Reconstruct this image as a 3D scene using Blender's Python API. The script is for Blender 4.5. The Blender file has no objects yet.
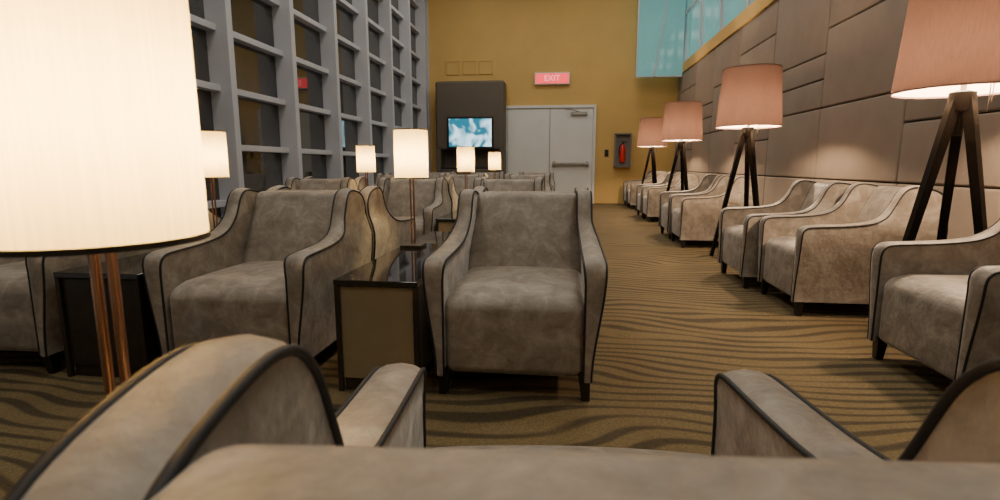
import bpy, bmesh, math, random
from mathutils import Vector, Matrix
random.seed(3)
sc = bpy.context.scene
COL = sc.collection

# ------------------------------------------------------------------ materials
def newmat(name):
    m = bpy.data.materials.new(name); m.use_nodes = True
    nt = m.node_tree
    b = nt.nodes["Principled BSDF"]
    return m, nt, b
def pbr(name, col, rough=0.6, metal=0.0, noise=None, bump=0.0, bscale=200, emis=None, estr=0, sheen=0, coat=0):
    m, nt, b = newmat(name)
    b.inputs["Base Color"].default_value = (*col, 1)
    b.inputs["Roughness"].default_value = rough
    b.inputs["Metallic"].default_value = metal
    if sheen:
        b.inputs["Sheen Weight"].default_value = sheen
        b.inputs["Sheen Roughness"].default_value = 0.35
        b.inputs["Sheen Tint"].default_value = (1, .95, .9, 1)
    if coat: b.inputs["Coat Weight"].default_value = coat
    if emis:
        b.inputs["Emission Color"].default_value = (*emis, 1)
        b.inputs["Emission Strength"].default_value = estr
    tc = nt.nodes.new("ShaderNodeTexCoord")
    if noise:
        sca, lo, hi = noise
        n = nt.nodes.new("ShaderNodeTexNoise"); n.inputs["Scale"].default_value = sca
        n.inputs["Detail"].default_value = 8; n.inputs["Roughness"].default_value = 0.62
        nt.links.new(tc.outputs["Object"], n.inputs["Vector"])
        r = nt.nodes.new("ShaderNodeValToRGB")
        r.color_ramp.elements[0].position = 0.36; r.color_ramp.elements[1].position = 0.64
        r.color_ramp.elements[0].color = (*[c*lo for c in col], 1)
        r.color_ramp.elements[1].color = (*[min(1, c*hi) for c in col], 1)
        nt.links.new(n.outputs["Fac"], r.inputs["Fac"])
        nt.links.new(r.outputs["Color"], b.inputs["Base Color"])
    if bump:
        n2 = nt.nodes.new("ShaderNodeTexNoise"); n2.inputs["Scale"].default_value = bscale
        n2.inputs["Detail"].default_value = 3
        nt.links.new(tc.outputs["Object"], n2.inputs["Vector"])
        bp = nt.nodes.new("ShaderNodeBump"); bp.inputs["Strength"].default_value = bump
        bp.inputs["Distance"].default_value = 0.01
        nt.links.new(n2.outputs["Fac"], bp.inputs["Height"])
        nt.links.new(bp.outputs["Normal"], b.inputs["Normal"])
    return m

M = {}
def velvet():
    m, nt, b = newmat("velvet_taupe")
    L = nt.links; N = nt.nodes
    tc = N.new("ShaderNodeTexCoord")
    n = N.new("ShaderNodeTexNoise"); n.inputs["Scale"].default_value = 10; n.inputs["Detail"].default_value = 9
    n.inputs["Roughness"].default_value = .68; n.inputs["Distortion"].default_value = .6
    L.new(tc.outputs["Object"], n.inputs["Vector"])
    r = N.new("ShaderNodeValToRGB"); e = r.color_ramp.elements
    e[0].position = .36; e[0].color = (.205, .175, .145, 1)
    e[1].position = .66; e[1].color = (.40, .352, .30, 1)
    k = e.new(.5); k.color = (.285, .245, .205, 1)
    L.new(n.outputs["Fac"], r.inputs["Fac"]); L.new(r.outputs["Color"], b.inputs["Base Color"])
    b.inputs["Roughness"].default_value = .55
    s = N.new("ShaderNodeMapRange"); s.inputs["From Min"].default_value = .35; s.inputs["From Max"].default_value = .65
    s.inputs["To Min"].default_value = .5; s.inputs["To Max"].default_value = 1.0
    L.new(n.outputs["Fac"], s.inputs["Value"]); L.new(s.outputs["Result"], b.inputs["Sheen Weight"])
    b.inputs["Sheen Roughness"].default_value = .3; b.inputs["Sheen Tint"].default_value = (1, .95, .9, 1)
    n2 = N.new("ShaderNodeTexNoise"); n2.inputs["Scale"].default_value = 45; n2.inputs["Detail"].default_value = 3
    L.new(tc.outputs["Object"], n2.inputs["Vector"])
    bp = N.new("ShaderNodeBump"); bp.inputs["Strength"].default_value = .3; bp.inputs["Distance"].default_value = .01
    L.new(n2.outputs["Fac"], bp.inputs["Height"]); L.new(bp.outputs["Normal"], b.inputs["Normal"])
    return m
M['velvet'] = velvet()
M['pipe'] = pbr("piping_black", (0.010, 0.010, 0.012), 0.6)
M['leg'] = pbr("leg_black", (0.012, 0.010, 0.009), 0.35)
M['wenge'] = pbr("tripod_dark_wood", (0.005, 0.0035, 0.003), 0.55, noise=(30, 0.7, 1.3))
M['wenge'].node_tree.nodes["Principled BSDF"].inputs["Specular IOR Level"].default_value = .15
M['ttop'] = pbr("table_top_gloss", (0.012, 0.010, 0.009), 0.04, noise=(6, 0.97, 1.03))
M['ttop'].node_tree.nodes["Principled BSDF"].inputs["IOR"].default_value = 1.75
M['tside'] = pbr("table_panel_olive", (0.27, 0.22, 0.135), 0.35, noise=(14, 0.96, 1.04))
M['tframe'] = pbr("table_frame_dark", (0.025, 0.018, 0.013), 0.35, noise=(14, 0.8, 1.2))
M['copper'] = pbr("copper_rod", (0.66, 0.38, 0.26), 0.16, 1.0, noise=(40, .95, 1.05))
M['chrome'] = pbr("chrome", (0.6, 0.57, 0.54), 0.2, 1.0, noise=(40, .95, 1.05))
M['ochre'] = pbr("wall_ochre_paint", (0.64, 0.42, 0.135), 0.7, noise=(1.2, .96, 1.04), bump=.05, bscale=150)
M['plain'] = pbr("wall_plain_paint", (0.40, 0.34, 0.26), 0.8, noise=(1.2, .95, 1.05))
M['ceil'] = pbr("ceiling_paint", (0.55, 0.53, 0.5), 0.8, noise=(1.2, .97, 1.03))
M['panel'] = pbr("padded_wall_fabric", (0.265, 0.212, 0.168), 0.7, noise=(3, .93, 1.07), bump=.12, bscale=120, sheen=.15)
M['gap'] = pbr("panel_gap_dark", (0.03, 0.025, 0.02), 0.8, noise=(3, .9, 1.1))
M['mull'] = pbr("mullion_white_metal", (0.53, 0.54, 0.60), 0.45, noise=(2, .97, 1.03))
M['glass'] = pbr("night_glass", (0.042, 0.040, 0.040), 0.02, noise=(.5, .6, 1.5))
M['glass'].node_tree.nodes["Principled BSDF"].inputs["IOR"].default_value = 1.9
M['door'] = pbr("door_white_paint", (0.76, 0.76, 0.74), 0.5, noise=(2, .97, 1.03))
M['metal'] = pbr("brushed_metal", (0.4, 0.38, 0.36), 0.35, 1.0, noise=(20, .9, 1.1))
M['dark'] = pbr("dark_plastic", (0.02, 0.02, 0.02), 0.3, noise=(20, .9, 1.1))
M['tvwall'] = pbr("media_panel_grey", (0.115, 0.095, 0.075), 0.6, noise=(2, .95, 1.05))
M['cab'] = pbr("cabinet_grey", (0.22, 0.2, 0.18), 0.5, noise=(2, .95, 1.05))
M['red'] = pbr("red_enamel", (0.6, 0.02, 0.02), 0.3, noise=(5, .95, 1.05))
M['white'] = pbr("white_plastic", (0.75, 0.73, 0.7), 0.4, noise=(5, .98, 1.02))
M['exit'] = pbr("exit_sign_face", (0.7, 0.05, 0.05), 0.4, emis=(1.0, 0.06, 0.08), estr=1.5, noise=(5, .98, 1.02))
M['exitl'] = pbr("exit_sign_letters", (0.9, 0.4, 0.4), 0.4, emis=(1, .35, .36), estr=1.5, noise=(5, .98, 1.02))
M['teal'] = pbr("teal_glass_glow", (0.08, 0.18, 0.18), 0.06, emis=(0.15, 0.37, 0.35), estr=0.62, noise=(.8, .7, 1.3))  # glass glows by itself, standing in for light from a room behind
M['bulb'] = pbr("bulb_glow", (1, .9, .7), 0.4, emis=(1, .75, .45), estr=20, noise=(5, .99, 1.01))
M['fillpanel'] = pbr("ceiling_fill_diffuser", (.9, .9, .9), 0.4, emis=(1, .93, .82), estr=2.0, noise=(5, .99, 1.01))  # glowing face of the added ceiling fill panels

def shade_mat(name, col, trans, tcol, lining):
    m = bpy.data.materials.new(name); m.use_nodes = True
    nt = m.node_tree; nt.nodes.clear()
    out = nt.nodes.new("ShaderNodeOutputMaterial")
    tc = nt.nodes.new("ShaderNodeTexCoord")
    mp = nt.nodes.new("ShaderNodeMapping"); mp.inputs["Scale"].default_value = (1, 1, 0.04)
    n = nt.nodes.new("ShaderNodeTexNoise"); n.inputs["Scale"].default_value = 220; n.inputs["Detail"].default_value = 2
    nt.links.new(tc.outputs["Object"], mp.inputs["Vector"]); nt.links.new(mp.outputs[0], n.inputs["Vector"])
    def ramp(c):
        r = nt.nodes.new("ShaderNodeValToRGB")
        r.color_ramp.elements[0].position = .35; r.color_ramp.elements[1].position = .65
        r.color_ramp.elements[0].color = (*[x*.92 for x in c], 1); r.color_ramp.elements[1].color = (*[min(1, x*1.04) for x in c], 1)
        nt.links.new(n.outputs["Fac"], r.inputs["Fac"]); return r
    g = nt.nodes.new("ShaderNodeNewGeometry")   # fabric outside, pale lining inside (two-sided cloth)
    mc = nt.nodes.new("ShaderNodeMix"); mc.data_type = 'RGBA'
    nt.links.new(g.outputs["Backfacing"], mc.inputs["Factor"])
    nt.links.new(ramp(col).outputs[0], mc.inputs["A"]); nt.links.new(ramp(lining).outputs[0], mc.inputs["B"])
    d = nt.nodes.new("ShaderNodeBsdfDiffuse"); nt.links.new(mc.outputs["Result"], d.inputs[0])
    t = nt.nodes.new("ShaderNodeBsdfTranslucent"); nt.links.new(ramp(tcol).outputs[0], t.inputs[0])
    mx = nt.nodes.new("ShaderNodeMixShader"); mx.inputs[0].default_value = trans
    nt.links.new(d.outputs[0], mx.inputs[1]); nt.links.new(t.outputs[0], mx.inputs[2])
    nt.links.new(mx.outputs[0], out.inputs[0])
    return m
M['shade_cream'] = shade_mat("shade_cream_silk", (.80, .66, .40), .55, (.95, .72, .34), (.85, .76, .56))
M['shade_pink'] = shade_mat("shade_dusty_linen", (.22, .135, .11), .062, (.30, .165, .125), (.84, .74, .62))

# carpet
def carpet():
    m, nt, b = newmat("carpet_wave_stripe")
    b.inputs["Roughness"].default_value = 0.95
    L = nt.links; N = nt.nodes
    tc = N.new("ShaderNodeTexCoord")
    def noise(sx, sy, sc_, det):
        mp = N.new("ShaderNodeMapping"); mp.inputs["Scale"].default_value = (sx, sy, 1)
        L.new(tc.outputs["Object"], mp.inputs["Vector"])
        n = N.new("ShaderNodeTexNoise"); n.inputs["Scale"].default_value = sc_; n.inputs["Detail"].default_value = det
        n.inputs["Roughness"].default_value = .4
        L.new(mp.outputs[0], n.inputs["Vector"]); return n.outputs["Fac"]
    sp = N.new("ShaderNodeSeparateXYZ"); L.new(tc.outputs["Object"], sp.inputs[0])
    def math_(op, a, bb):
        k = N.new("ShaderNodeMath"); k.operation = op
        for i, v in enumerate((a, bb)):
            if v is None: continue
            if isinstance(v, (int, float)): k.inputs[i].default_value = v
            else: L.new(v, k.inputs[i])
        return k.outputs[0]
    ph = math_('ADD', math_('MULTIPLY', sp.outputs[1], 64.0), math_('MULTIPLY', noise(.8, .9, 1.0, 0), 40.0))
    ph = math_('ADD', ph, math_('MULTIPLY', noise(1.0, 1.5, 1.8, 0), 15.0))
    s = math_('SINE', ph, None)
    thick = math_('MULTIPLY', math_('SUBTRACT', noise(1, 2, 1.7, 1), .5), 2.2)
    s = math_('ADD', s, thick)
    r = N.new("ShaderNodeValToRGB")
    e = r.color_ramp.elements
    e[0].position = 0.10; e[0].color = (0.060, 0.042, 0.018, 1)
    e[1].position = 0.46; e[1].color = (0.165, 0.118, 0.050, 1)
    L.new(math_('ADD', math_('MULTIPLY', s, .5), .5), r.inputs["Fac"])
    n2 = N.new("ShaderNodeTexNoise"); n2.inputs["Scale"].default_value = 150; n2.inputs["Detail"].default_value = 2
    L.new(tc.outputs["Object"], n2.inputs["Vector"])
    mix = N.new("ShaderNodeMix"); mix.data_type = 'RGBA'; mix.blend_type = 'MULTIPLY'
    mix.inputs["Factor"].default_value = .6
    L.new(r.outputs["Color"], mix.inputs["A"])
    r2 = N.new("ShaderNodeValToRGB"); r2.color_ramp.elements[0].position = .3; r2.color_ramp.elements[1].position = .7
    r2.color_ramp.elements[0].color = (.4, .4, .4, 1); r2.color_ramp.elements[1].color = (1.2, 1.2, 1.2, 1)
    L.new(n2.outputs["Fac"], r2.inputs["Fac"]); L.new(r2.outputs["Color"], mix.inputs["B"])
    L.new(mix.outputs["Result"], b.inputs["Base Color"])
    bp = N.new("ShaderNodeBump"); bp.inputs["Strength"].default_value = .5; bp.inputs["Distance"].default_value = .01
    L.new(n2.outputs["Fac"], bp.inputs["Height"]); L.new(bp.outputs["Normal"], b.inputs["Normal"])
    return m
M['carpet'] = carpet()
def tvmat():
    m, nt, b = newmat("tv_picture")
    L = nt.links; N = nt.nodes
    tc = N.new("ShaderNodeTexCoord")
    n = N.new("ShaderNodeTexNoise"); n.inputs["Scale"].default_value = 2.6; n.inputs["Detail"].default_value = 1; n.inputs["Distortion"].default_value = 1.0
    L.new(tc.outputs["Object"], n.inputs["Vector"])
    r = N.new("ShaderNodeValToRGB"); e = r.color_ramp.elements
    e[0].position = .44; e[0].color = (.01, .12, .18, 1); e[1].position = .62; e[1].color = (.5, .78, .9, 1)
    L.new(n.outputs["Fac"], r.inputs["Fac"])
    b.inputs["Base Color"].default_value = (0.01, 0.01, 0.01, 1); b.inputs["Roughness"].default_value = .1
    L.new(r.outputs["Color"], b.inputs["Emission Color"]); b.inputs["Emission Strength"].default_value = 2.2
    return m
M['tv'] = tvmat()

# ------------------------------------------------------------------ mesh helpers
class MB:
    """mesh builder"""
    def __init__(s): s.v = []; s.f = []; s.mi = []
    def add(s, vs, fs, mi=0):
        o = len(s.v); s.v += [tuple(v) for v in vs]
        s.f += [tuple(i+o for i in f) for f in fs]; s.mi += [mi]*len(fs)
    def rbox(s, c, d, r=0.01, seg=3, n=1, fn=None, mi=0):
        h = [x/2 for x in d]; r = min(r, min(h)*.999)
        ax = []
        for a in range(3):
            lo = [-h[a] + r*(k/seg) for k in range(seg)]
            mid = [-(h[a]-r) + 2*(h[a]-r)*k/n for k in range(n+1)]
            hi = [-x for x in reversed(lo)]
            ax.append(lo+mid+hi)
        idx = {}; vs = []; fs = []
        def vid(p):
            k = tuple(round(q, 6) for q in p)
            if k in idx: return idx[k]
            inn = Vector([max(-(h[a]-r), min(h[a]-r, p[a])) for a in range(3)])
            dd = Vector(p)-inn
            q = inn + dd.normalized()*r if dd.length > 1e-9 else Vector(p)
            q = Vector((q.x+c[0], q.y+c[1], q.z+c[2]))
            if fn: q = Vector(fn(q))
            idx[k] = len(vs); vs.append(q); return idx[k]
        for a in range(3):
            b_, c_ = (a+1) % 3, (a+2) % 3
            for sgn in (-1, 1):
                A = ax[b_]; B = ax[c_]
                for i in range(len(A)-1):
                    for j in range(len(B)-1):
                        q = []
                        for (u, v) in ((A[i], B[j]), (A[i+1], B[j]), (A[i+1], B[j+1]), (A[i], B[j+1])):
                            p = [0, 0, 0]; p[a] = sgn*h[a]; p[b_] = u; p[c_] = v
                            q.append(vid(p))
                        if sgn < 0: q.reverse()
                        fs.append(q)
        s.add(vs, fs, mi)
    def tube(s, pts, r, n=6, caps=True, mi=0, r2=None):
        pts = [Vector(p) for p in pts]; N = len(pts); vs = []; fs = []
        up = None
        for i, p in enumerate(pts):
            t = (pts[min(i+1, N-1)]-pts[max(i-1, 0)]).normalized()
            if up is None:
                up = t.orthogonal().normalized()
            else:
                up = (up - t*up.dot(t)).normalized()
            w = t.cross(up)
            rr = r if r2 is None else r+(r2-r)*i/(N-1)
            for k in range(n):
                a = 2*math.pi*k/n
                vs.append(p+up*math.cos(a)*rr+w*math.sin(a)*rr)
        for i in range(N-1):
            for k in range(n):
                a = i*n+k; b = i*n+(k+1) % n
                fs.append((a, b, b+n, a+n))
        if caps:
            fs.append(tuple(reversed(range(n)))); fs.append(tuple(range((N-1)*n, N*n)))
        s.add(vs, fs, mi)
    def lathe(s, prof, n=48, c=(0, 0, 0), mi=0, closed=False):
        vs = []; fs = []
        for (r, z) in prof:
            for k in range(n):
                a = 2*math.pi*k/n
                vs.append((c[0]+r*math.cos(a), c[1]+r*math.sin(a), c[2]+z))
        m = len(prof)
        for i in range(m if closed else m-1):
            for k in range(n):
                i2 = (i+1) % m
                fs.append((i*n+k, i*n+(k+1) % n, i2*n+(k+1) % n, i2*n+k))
        s.add(vs, fs, mi)
    def bar(s, p0, p1, w0, w1, mi=0):
        """square tapered bar"""
        p0 = Vector(p0); p1 = Vector(p1); t = (p1-p0).normalized()
        u = t.cross(Vector((0, 0, 1)));
        if u.length < 1e-4: u = Vector((1, 0, 0))
        u.normalize(); w = t.cross(u)
        vs = []
        for p, ww in ((p0, w0), (p1, w1)):
            for a, b in ((-1, -1), (1, -1), (1, 1), (-1, 1)):
                vs.append(p+u*a*ww/2+w*b*ww/2)
        s.add(vs, [(3, 2, 1, 0), (4, 5, 6, 7), (0, 1, 5, 4), (1, 2, 6, 5), (2, 3, 7, 6), (3, 0, 4, 7)], mi)
    def mesh(s, name, mats, smooth=True, recalc=True):
        me = bpy.data.meshes.new(name); me.from_pydata(s.v, [], s.f)
        for m in mats: me.materials.append(m)
        me.polygons.foreach_set("material_index", s.mi)
        bm = bmesh.new(); bm.from_mesh(me)
        if recalc: bmesh.ops.recalc_face_normals(bm, faces=bm.faces)
        if smooth:
            for f in bm.faces: f.smooth = True
            for e in bm.edges:
                if len(e.link_faces) == 2 and e.calc_face_angle(0) > math.radians(50): e.smooth = False
        bm.to_mesh(me); bm.free(); me.update()
        return me
def put(name, me, parent=None, loc=(0, 0, 0), rot=0):
    o = bpy.data.objects.new(name, me); COL.objects.link(o)
    o.location = loc; o.rotation_euler = (0, 0, rot)
    if parent: o.parent = parent
    return o
def empty(name, loc, rot=0):
    e = bpy.data.objects.new(name, None); COL.objects.link(e)
    e.location = loc; e.rotation_euler = (0, 0, rot); e.empty_display_size = .1
    return e
def box(name, lo, hi, mat, r=0.003, parent=None):
    b = MB(); c = [(a+b_)/2 for a, b_ in zip(lo, hi)]; d = [b_-a for a, b_ in zip(lo, hi)]
    b.rbox((0, 0, 0), d, r, 1, 1)
    return put(name, b.mesh(name, [mat], False), parent, c)
def sst(a, b, x):
    t = max(0, min(1, (x-a)/(b-a))); return t*t*(3-2*t)

# ------------------------------------------------------------------ ARMCHAIR (faces local -Y, front at y=0, depth .85)
TP0 = [(0, .545), (.006, .573), (.022, .592), (.05, .601), (.12, .605), (.22, .609), (.32, .616), (.40, .627), (.45, .641),
      (.495, .665), (.53, .700), (.557, .743), (.577, .785), (.597, .822), (.625, .850), (.66, .861), (.70, .860), (.75, .851), (.79, .838), (.82, .818), (.842, .79), (.85, .76)]
def catmull(P, sub):
    out = []
    for i in range(len(P)-1):
        p0 = P[max(i-1, 0)]; p1 = P[i]; p2 = P[i+1]; p3 = P[min(i+2, len(P)-1)]
        for k in range(sub):
            t = k/sub
            out.append(tuple(.5*((2*p1[a])+(-p0[a]+p2[a])*t+(2*p0[a]-5*p1[a]+4*p2[a]-p3[a])*t*t+(-p0[a]+3*p1[a]-3*p2[a]+p3[a])*t**3) for a in (0, 1)))
    out.append(P[-1]); return out
TP = catmull(TP0, 3)
def xo(y, z):
    x = .332+.050*sst(.1, .58, z)
    x -= .036*sst(.60, .74, z)
    x -= .006*sst(.3, .85, y)
    return x
def xi(y, z):
    return .299-.029*sst(.50, .76, z)
ZB = .10
def side_meshes():
    NZ = 12; ny = len(TP)
    O = [[None]*(NZ+1) for _ in range(ny)]; I = [[None]*(NZ+1) for _ in range(ny)]
    vs = []; fs = []
    yz = {}
    for i, (y, zt) in enumerate(TP):
        for j in range(NZ+1):
            z = ZB+(zt-ZB)*j/NZ
            O[i][j] = len(vs); vs.append(Vector((xo(y, z), y, z))); yz[(i, j)] = (y, z)
            I[i][j] = len(vs); vs.append(Vector((xi(y, z), y, z)))
    for i in range(ny-1):
        for j in range(NZ):
            fs.append((O[i][j], O[i+1][j], O[i+1][j+1], O[i][j+1]))
            fs.append((I[i][j], I[i][j+1], I[i+1][j+1], I[i+1][j]))
    per = [(0, j) for j in range(NZ)]+[(i, NZ) for i in range(ny-1)]+[(ny-1, j) for j in range(NZ, 0, -1)]+[(i, 0) for i in range(ny-1, 0, -1)]
    P = len(per); rows = []
    outer = []; inner = []
    for k, (i, j) in enumerate(per):
        a = Vector(yz[per[k-1]]); b = Vector(yz[per[(k+1) % P]])
        t = (b-a).normalized(); nrm = Vector((-t.y, t.x))   # outward (y,z)
        n3 = Vector((0, nrm.x, nrm.y))
        vo = vs[O[i][j]]; vi = vs[I[i][j]]
        w = (vo-vi).length
        bul = min(.014, w*.18)
        row = [O[i][j]]
        for q, hgt in ((.2, .7), (.5, 1), (.8, .7)):
            row.append(len(vs)); vs.append(vo.lerp(vi, q)+n3*bul*hgt)
        row.append(I[i][j]); rows.append(row)
        outer.append(vo+n3*.001); inner.append(vi+n3*.001)
    for k in range(P):
        a = rows[k]; b = rows[(k+1) % P]
        for q in range(4): fs.append((a[q], a[q+1], b[q+1], b[q]))
    npipe = NZ+ny+NZ-1
    return vs, fs, outer[:npipe+1], inner[:npipe+1]
sv, sf, po, pi_ = side_meshes()
def mirror(vs): return [Vector((-v[0], v[1], v[2])) for v in vs]
mb = MB(); mb.add(sv, sf); me_sr = mb.mesh("arm_side_right", [M['velvet']])
mb = MB(); mb.add(mirror(sv), sf); me_sl = mb.mesh("arm_side_left", [M['velvet']])
mb = MB()
for pts in (po, pi_, mirror(po), mirror(pi_)):
    mb.tube(pts, .005, 8)
me_pipe = mb.mesh("piping", [M['pipe']])
def seatfn(p):
    x, y, z = p
    if z > .3:
        z += .024*(1-(x/.30)**2)*(1-((y-.36)/.38)**2 if abs(y-.36) < .38 else 0)*sst(.3, .45, z)
        z -= .03*sst(.12, 0, y)*sst(.3, .45, z)
    if y < .2:
        y -= .012*(1-(x/.30)**2)*sst(.1, .3, z)*sst(.2, 0, y)
    return (x, y, z)
mb = MB(); mb.rbox((0, .365, .28), (.604, .70, .36), .045, 5, 10, seatfn); me_seat = mb.mesh("seat_cushion", [M['velvet']])
def backfn(p):
    x, y, z = p
    x *= 1+.10*sst(.80, .52, z)
    if y < .785:
        k = max(0, .86-z)
        y -= k*.36
        y -= .022*max(0, 1-(x/.28)**2)*sst(.4, .6, z)*sst(.86, .7, z)
    return (x, y, z)
mb = MB(); mb.rbox((0, .795, .605), (.556, .10, .49), .035, 5, 8, backfn); me_back = mb.mesh("back_cushion", [M['velvet']])
mb = MB(); mb.rbox((0, .79, .46), (.62, .112, .72), .03, 4, 4); me_rear = mb.mesh("back_panel", [M['velvet']])
mb = MB()
for sx in (-1, 1):
    for y in (.045, .79):
        mb.bar((sx*.312, y, .0), (sx*.302, y, .125), .034, .052)
me_legs = mb.mesh("legs", [M['leg']], False)
def armchair(x, y, rot=0):
    e = empty("armchair", (x, y, 0), rot)
    for n, me in (("arm_side_right", me_sr), ("arm_side_left", me_sl), ("piping", me_pipe), ("seat_cushion", me_seat),
                  ("back_cushion", me_back), ("back_panel", me_rear), ("legs", me_legs)):
        put(n, me, e)
    return e
# rows in the middle/left (x = centre, y = front)
for x in (-.205, -1.50, -2.77):
    armchair(x, 2.14)
    armchair(x, 3.89, math.pi)
for x in (-.57, -1.58, -2.59):
    armchair(x, 4.75)
    armchair(x, 6.49, math.pi)
for x in (-.57, -1.58, -2.59):
    armchair(x, 7.5)
    armchair(x, 9.24, math.pi)
for x in (-.57, -1.58, -2.59):
    armchair(x, 10.2)
armchair(.015, 1.03, math.pi+math.radians(4))     # the chair right in front of the camera
# right-hand row facing the aisle (-X): rotate -90deg => local -Y -> world -X
for x, y in ((1.60, 2.56), (1.53, 3.98), (1.45, 4.78), (1.41, 6.95), (1.41, 7.75), (1.46, 9.95), (1.46, 10.75), (1.50, 12.75), (1.50, 13.55)):
    armchair(x, y, -math.pi/2)

# ------------------------------------------------------------------ SIDE TABLES
def side_table(xc, y0, w, d, h=.51):
    e = empty("side_table", (xc, y0, 0))
    mb = MB(); mb.rbox((0, d/2, h-.0125), (w, d, .025), .003, 2, 1); put("table_top", mb.mesh("table_top", [M['ttop']], False), e)
    mb = MB(); mb.rbox((0, d/2, .27), (w-.035, d-.03, .42), .003, 1, 1); put("panel_body", mb.mesh("panel_body", [M['tside']], False), e)
    mb = MB()
    for sx in (-1, 1):
        for yy in (.0125, d-.0125):
            mb.rbox((sx*(w/2-.0125), yy, (h-.025)/2), (.022, .022, h-.027), .002, 1, 1)
    mb.rbox((0, d/2, .055), (w-.05, d-.05, .108), .002, 1, 1)
    put("dark_frame", mb.mesh("dark_frame", [M['tframe']], False), e)
    return e
side_table(-.80, 2.14, .375, 1.72)
t = side_table(-2.13, 2.14, .43, 1.72)
t.children[1].data = t.children[1].data.copy(); t.children[1].data.materials[0] = M['tframe']
for y in (4.8, 7.55):
    side_table(-1.075, y, .22, 1.62); side_table(-2.085, y, .22, 1.62)
side_table(-.62, -.75, .38, 1.72)

# ------------------------------------------------------------------ TABLE LAMPS
def lampmeshes():
    r = .100; zb = .415; zt = .695
    mb = MB(); mb.lathe([(r, zb), (r*.985, zt)], 64); sh = mb.mesh("shade", [M['shade_cream']], recalc=False)
    mb = MB()
    for z, rr in ((zb, r), (zt, r*.985)):
        mb.lathe([(rr-.0015, z-.003), (rr+.0012, z-.003), (rr+.0012, z+.003), (rr-.0015, z+.003)], 64, closed=True)
    tr = mb.mesh("shade_trim", [M['tframe']])
    mb = MB()
    for sx in (-.010, .010):
        mb.tube([(sx, 0, .012), (sx, 0, .47)], .0052, 12)
    mb.rbox((0, 0, .47), (.045, .02, .02), .003, 2, 1)
    rods = mb.mesh("stem_rods", [M['copper']])
    mb = MB(); mb.rbox((0, 0, .009), (.13, .13, .018), .003, 2, 1); base = mb.mesh("base", [M['tframe']], False)
    mb = MB()
    for a in range(3):
        an = a*2*math.pi/3+.3
        mb.tube([(0, 0, .655), (r*.985*math.cos(an), r*.985*math.sin(an), .69)], .0015, 5)
    mb.tube([(0, 0, .47), (0, 0, .50)], .012, 12)
    sp = mb.mesh("spider_fitting", [M['chrome']])
    mb = MB(); mb.lathe([(.001, .50), (.008, .51), (.016, .535), (.014, .555), (.001, .565)], 20); bl = mb.mesh("bulb", [M['bulb']])
    return sh, tr, rods, base, sp, bl
LM = lampmeshes()
def table_lamp(x, y, w=17, z=.51):
    e = empty("table_lamp", (x, y, z))
    for n, me in zip(("shade", "shade_trim", "stem_rods", "base", "spider_fitting", "bulb"), LM): put(n, me, e)
    l = bpy.data.lights.new("bulb_light", 'POINT'); l.energy = w; l.color = (1, .72, .34); l.shadow_soft_size = .03
    o = bpy.data.objects.new("bulb_light", l); COL.objects.link(o); o.parent = e; o.location = (0, 0, .54)
    return e
table_lamp(-.478, .492, 20)
table_lamp(-.905, 3.10, 22)
table_lamp(-2.19, 3.10, 20)
table_lamp(-2.12, 5.55)
table_lamp(-1.115, 6.0)
table_lamp(-1.115, 8.5)

# ------------------------------------------------------------------ TRIPOD FLOOR LAMPS
def fl_meshes():
    RB, RT, ZT = .32, .278, 1.985
    mb = MB(); mb.lathe([(RB, 1.40), (RT, ZT)], 72); sh = mb.mesh("shade", [M['shade_pink']], recalc=False)
    mb = MB()
    for z, rr in ((1.40, RB), (ZT, RT)):
        mb.lathe([(rr-.003, z-.005), (rr+.002, z-.005), (rr+.002, z+.005), (rr-.003, z+.005)], 72, closed=True)
    tr = mb.mesh("shade_rim", [M['shade_pink']])
    mb = MB()
    for a in range(3):
        an = math.pi+a*2*math.pi/3
        c, s_ = math.cos(an), math.sin(an)
        mb.bar((c*.29, s_*.29, .012), (c*.03, s_*.03, 1.36), .034, .05)
    mb.lathe([(.001, 1.29), (.05, 1.29), (.06, 1.33), (.06, 1.39), (.03, 1.40), (.001, 1.40)], 24)
    mb.tube([(0, 0, 1.16), (0, 0, 1.30)], .018, 12)
    lg = mb.mesh("tripod_legs", [M['wenge']])
    mb = MB()
    mb.tube([(0, 0, 1.39), (0, 0, 1.50)], .014, 12)
    for a in range(3):
        an = a*2*math.pi/3
        mb.tube([(0, 0, 1.93), (RT*math.cos(an), RT*math.sin(an), 1.975)], .003, 5)
    mb.tube([(0, 0, 1.50), (.0, 0.06, 1.6), (0, .06, 1.86), (0, 0, 1.93)], .003, 5)
    for dx in (.07, .085):
        mb.tube([(0, 0, 1.48), (dx*.7, -.07, 1.47), (dx, -.09, 1.42), (dx, -.09, 1.28 if dx < .08 else 1.33)], .003, 5)
    ft = mb.mesh("brass_fitting", [M['chrome']])
    mb = MB(); mb.lathe([(.001, 1.50), (.012, 1.52), (.026, 1.56), (.022, 1.585), (.001, 1.60)], 20); bl = mb.mesh("bulb", [M['bulb']])
    return sh, tr, lg, ft, bl
FM = fl_meshes()
def floor_lamp(x, y, rot=0):
    e = empty("tripod_floor_lamp", (x, y, 0), rot)
    for n, me in zip(("shade", "shade_rim", "tripod_legs", "brass_fitting", "bulb"), FM): put(n, me, e)
    l = bpy.data.lights.new("bulb_light", 'POINT'); l.energy = 150; l.color = (1, .72, .46); l.shadow_soft_size = .05
    o = bpy.data.objects.new("bulb_light", l); COL.objects.link(o); o.parent = e; o.location = (0, 0, 1.54)
for x, y in ((2.14, 3.26), (1.91, 6.0), (1.88, 9.1), (1.86, 11.95)):
    floor_lamp(x, y)

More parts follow.
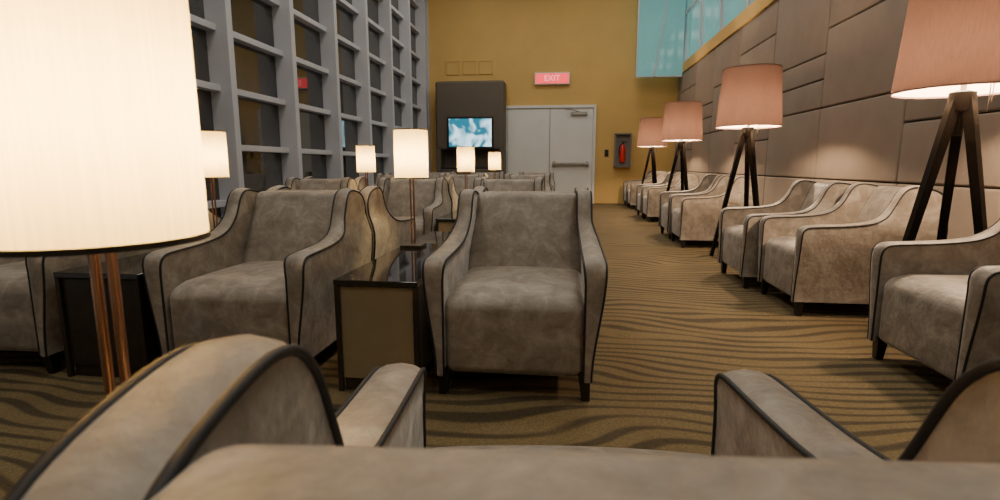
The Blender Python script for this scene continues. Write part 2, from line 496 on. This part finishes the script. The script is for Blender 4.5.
# ------------------------------------------------------------------ ROOM SHELL
XL, XR, Y0, Y1, H = -3.86, 2.79, -3.0, 14.28, 6.0
box("floor", (XL-.2, Y0-.2, -.1), (XR+.2, Y1+.2, 0), M['carpet'])
box("ceiling", (XL-.2, Y0-.2, H), (XR+.2, Y1+.2, H+.1), M['ceil'])
box("wall_far", (XL-.2, Y1, 0), (XR+.2, Y1+.15, H), M['ochre'])
box("wall_near", (XL-.2, Y0-.15, 0), (XR+.2, Y0, H), M['plain'])
# right wall with padded panels
mb = MB()
mb.rbox((XR+.10, (Y0+Y1)/2, 1.6), (.13, Y1-Y0, 3.2), .002, 1, 1, mi=1)
rowsA = [0.02, .85, 1.62, 1.93, 2.2, 3.2]; rowsB = [0.02, .85, 1.62, 2.45, 3.2]; rowsC = [.02, .85, 1.35, 2.1, 2.75, 3.2]
y = Y0+.4-1.5; k = 0
while y < Y1:
    a, b_ = max(y, Y0), min(y+1.5, Y1)
    if b_-a > .1:
        rr = (rowsB, rowsA, rowsC)[k % 3]
        for z0, z1 in zip(rr[:-1], rr[1:]):
            mb.rbox((XR+.02, (a+b_)/2, (z0+z1)/2), (.045, b_-a-.012, z1-z0-.012), .018, 3, 1, mi=0)
    y += 1.5; k += 1
put("wall_right", mb.mesh("wall_right", [M['panel'], M['gap']]))
box("trim_bulkhead", (XR-.03, Y0, 3.2), (XR+.15, Y1, 3.42), M['ochre'])
# clerestory glazing over the padded wall
w = empty("window_clerestory", (0, 0, 0))
box("glazing", (XR+.05, Y0, 3.42), (XR+.1, Y1, H), M['teal'], parent=w)
mb = MB()
yy = Y0+.2
while yy < Y1:
    mb.bar((XR+.03, yy, 3.42), (XR+.03, yy+.5, H), .06, .06); yy += 1.5
mb.rbox((XR+.02, (Y0+Y1)/2, 4.6), (.05, Y1-Y0, .05), .003, 1, 1)
put("glazing_bars", mb.mesh("glazing_bars", [M['mull']], False), w)
w = empty("glass_screen", (0, 0, 0))
box("glass_pane", (1.68, 13.7, 3.12), (XR-.03, 13.74, H), M['teal'], parent=w)
mb = MB()
mb.rbox((1.68, 13.72, (3.12+H)/2), (.03, .06, H-3.12), .003, 1, 1)
mb.rbox(((1.68+XR)/2-.02, 13.72, 3.12), (XR-1.70, .06, .03), .003, 1, 1)
mb.bar((2.1, 13.68, 3.12), (2.5, 13.68, H), .03, .03)
put("screen_frame", mb.mesh("screen_frame", [M['mull']], False), w)

# left curtain wall
w = empty("window_1", (0, 0, 0))
box("glass", (XL-.05, Y0, 0), (XL, Y1, H), M['glass'], parent=w)
mb = MB()
ys = [5.62+1.385*i for i in range(-6, 7)]
for yv in ys:
    if Y0 < yv < Y1-.1: mb.rbox((XL+.125, yv, H/2), (.25, .10, H), .004, 1, 1)
for zv in (.30, .58, 1.20, 1.83, 2.46, 3.09, 3.72, 4.35, 4.98, 5.61):
    mb.rbox((XL+.06, (Y0+Y1)/2, zv), (.12, Y1-Y0, .07), .004, 1, 1)
mb.rbox((XL+.125, Y1-.05, H/2), (.25, .10, H), .004, 1, 1)
mb.rbox((XL+.12, (Y0+Y1)/2, .13), (.24, Y1-Y0, .26), .004, 1, 1)
put("mullions", mb.mesh("mullions", [M['mull']], False), w)

# door
d = empty("door_1", (-.41, Y1, 0))
mb = MB()
for sx in (-1, 1): mb.rbox((sx*1.15, -.03, 1.24), (.07, .10, 2.48), .004, 1, 1)
mb.rbox((0, -.03, 2.50), (2.37, .10, .07), .004, 1, 1)
put("frame", mb.mesh("frame", [M['door']], False), d)
for nme, sx in (("leaf_left", -1), ("leaf_right", 1)):
    mb = MB(); mb.rbox((sx*.557, -.02, 1.235), (1.10, .05, 2.44), .006, 2, 1)
    put(nme, mb.mesh(nme, [M['door']], False), d)
mb = MB()
mb.rbox((.55, -.10, 1.03), (.95, .05, .07), .01, 2, 1); mb.rbox((.12, -.07, 1.03), (.08, .08, .14), .006, 2, 1); mb.rbox((.98, -.07, 1.03), (.08, .08, .14), .006, 2, 1)
mb.rbox((.75, -.08, 2.32), (.42, .07, .08), .006, 2, 1); mb.tube([(.75, -.1, 2.36), (.55, -.2, 2.40), (.4, -.06, 2.44)], .012, 6)
mb.rbox((0, -.047, 1.235), (.02, .012, 2.44), .002, 1, 1)
put("hardware", mb.mesh("hardware", [M['metal']], False), d)

# exit sign
s = empty("exit_sign", (-.37, Y1, 3.2))
mb = MB(); mb.rbox((0, -.05, 0), (.90, .10, .30), .012, 2, 1); put("housing", mb.mesh("housing", [M['white']], False), s)
mb = MB(); mb.rbox((0, -.104, 0), (.84, .012, .24), .004, 1, 1); put("face", mb.mesh("face", [M['exit']], False), s)
cu = bpy.data.curves.new("letters", 'FONT'); cu.body = "EXIT"; cu.size = .20; cu.align_x = 'CENTER'; cu.align_y = 'CENTER'; cu.extrude = .004
cu.materials.append(M['exitl'])
o = bpy.data.objects.new("letters", cu); COL.objects.link(o); o.parent = s; o.location = (0, -.113, 0); o.rotation_euler = (math.pi/2, 0, 0)

# fire extinguisher cabinet
f = empty("fire_extinguisher_cabinet", (1.47, Y1, 1.38))
mb = MB()
mb.rbox((0, -.01, 0), (.42, .02, .86), .003, 1, 1)
for sx in (-1, 1): mb.rbox((sx*.195, -.08, 0), (.035, .16, .86), .004, 1, 1)
for sz in (-1, 1): mb.rbox((0, -.08, sz*.415), (.42, .16, .035), .004, 1, 1)
put("cabinet_box", mb.mesh("cabinet_box", [M['cab']], False), f)
mb = MB(); mb.lathe([(.001, -.30), (.07, -.30), (.075, -.27), (.075, .05), (.05, .12), (.025, .15), (.001, .15)], 24, (0, -.09, 0)); put("extinguisher", mb.mesh("extinguisher", [M['red']]), f)
mb = MB(); mb.rbox((0, -.09, .18), (.05, .05, .06), .005, 1, 1); mb.rbox((.04, -.09, .22), (.13, .03, .02), .005, 1, 1)
mb.tube([(0, -.12, .17), (-.08, -.12, .12), (-.1, -.12, 0), (-.09, -.12, -.12)], .012, 8); put("valve_and_hose", mb.mesh("valve_and_hose", [M['dark']]), f)
mb = MB(); mb.rbox((0, -.012, .33), (.3, .01, .1), .002, 1, 1); put("label", mb.mesh("label", [M['white']], False), f)
s = box("light_switch", (1.02, Y1-.02, 1.22), (1.12, Y1, 1.40), M['dark'])

# three small framed wall boxes
for xx in (-2.98, -2.54, -2.10):
    e = empty("wall_vent", (xx, Y1, 3.52))
    mb = MB()
    for sx in (-1, 1): mb.rbox((sx*.17, -.012, 0), (.015, .024, .34), .002, 1, 1)
    for sz in (-1, 1): mb.rbox((0, -.012, sz*.165), (.36, .024, .015), .002, 1, 1)
    put("frame", mb.mesh("frame", [M['ochre']], False), e)
    mb = MB(); mb.rbox((0, -.006, 0), (.32, .010, .31), .002, 1, 1); put("plate", mb.mesh("plate", [M['ochre']], False), e)

# media panel + television
mw = empty("media_wall_unit", (-2.44, 13.95, 0))
mb = MB()
mb.rbox((0, 0, 2.25), (1.78, .5, 1.72), .06, 4, 1)
for sx in (-1, 1): mb.rbox((sx*.83, .0, .70), (.12, .5, 1.42), .004, 1, 1)
mb.rbox((0, .2, .7), (1.6, .06, 1.40), .004, 1, 1)
mb.rbox((0, 0, .45), (1.6, .5, .90), .004, 1, 1)
put("panel_carcass", mb.mesh("panel_carcass", [M['tvwall']], False), mw)
mb = MB(); mb.rbox((0, 0, .92), (1.62, .48, .04), .004, 1, 1); put("counter", mb.mesh("counter", [M['ttop']], False), mw)
tv = empty("television", (-2.42, 13.672, 1.82))
mb = MB(); mb.rbox((0, -.0, 0), (1.20, .05, .80), .01, 2, 1); put("bezel", mb.mesh("bezel", [M['dark']], False), tv)
mb = MB(); mb.rbox((0, -.026, 0), (1.10, .008, .70), .002, 1, 1); put("screen", mb.mesh("screen", [M['tv']], False), tv)

# security camera dome
e = empty("security_camera", (2.70, 7.3, 3.22))
mb = MB(); mb.lathe([(.001, .05), (.06, .05), (.065, 0), (.06, -.03), (.035, -.07), (.001, -.08)], 24); mb.rbox((.05, 0, .03), (.1, .05, .05), .005, 1, 1)
put("dome", mb.mesh("dome", [M['white']]), e)

# unseen ceiling panels added for ambient fill (fixture + light)
for yy in (-1.2, 2.0, 5.2, 8.4, 11.6):
    for xx in (-2.1, 1.1):
        e = empty("ceiling_fill_panel", (xx, yy, H))
        mb = MB(); mb.rbox((0, 0, -.02), (1.25, 1.25, .04), .004, 1, 1); put("frame", mb.mesh("frame", [M['white']], False), e)
        mb = MB(); mb.rbox((0, 0, -.043), (1.15, 1.15, .006), .002, 1, 1); put("diffuser", mb.mesh("diffuser", [M['fillpanel']], False), e)
        l = bpy.data.lights.new("fill_light", 'AREA'); l.shape = 'SQUARE'; l.size = 1.1; l.energy = 34; l.color = (1, .89, .76)
        o = bpy.data.objects.new("fill_light", l); COL.objects.link(o); o.parent = e; o.location = (0, 0, -.06)

# world
wd = bpy.data.worlds.new("World"); sc.world = wd; wd.use_nodes = True
wd.node_tree.nodes["Background"].inputs[0].default_value = (.02, .025, .035, 1)

# ------------------------------------------------------------------ camera
psi = math.atan(.121); th = math.atan(.16)
F = Vector((-math.sin(psi), math.cos(psi), 0)); R = Vector((math.cos(psi), math.sin(psi), 0))
fw = F*math.cos(th)-Vector((0, 0, 1))*math.sin(th); U = R.cross(fw)
cam = bpy.data.cameras.new("camera"); co = bpy.data.objects.new("camera", cam); COL.objects.link(co)
cam.sensor_width = 36; cam.lens = 19.08; cam.clip_start = .01
cam.dof.use_dof = True; cam.dof.focus_distance = 2.6; cam.dof.aperture_fstop = 7
mt = Matrix((R, U, -fw)).transposed().to_4x4(); mt.translation = Vector((0, 0, 1.0))
co.matrix_world = mt
sc.camera = co
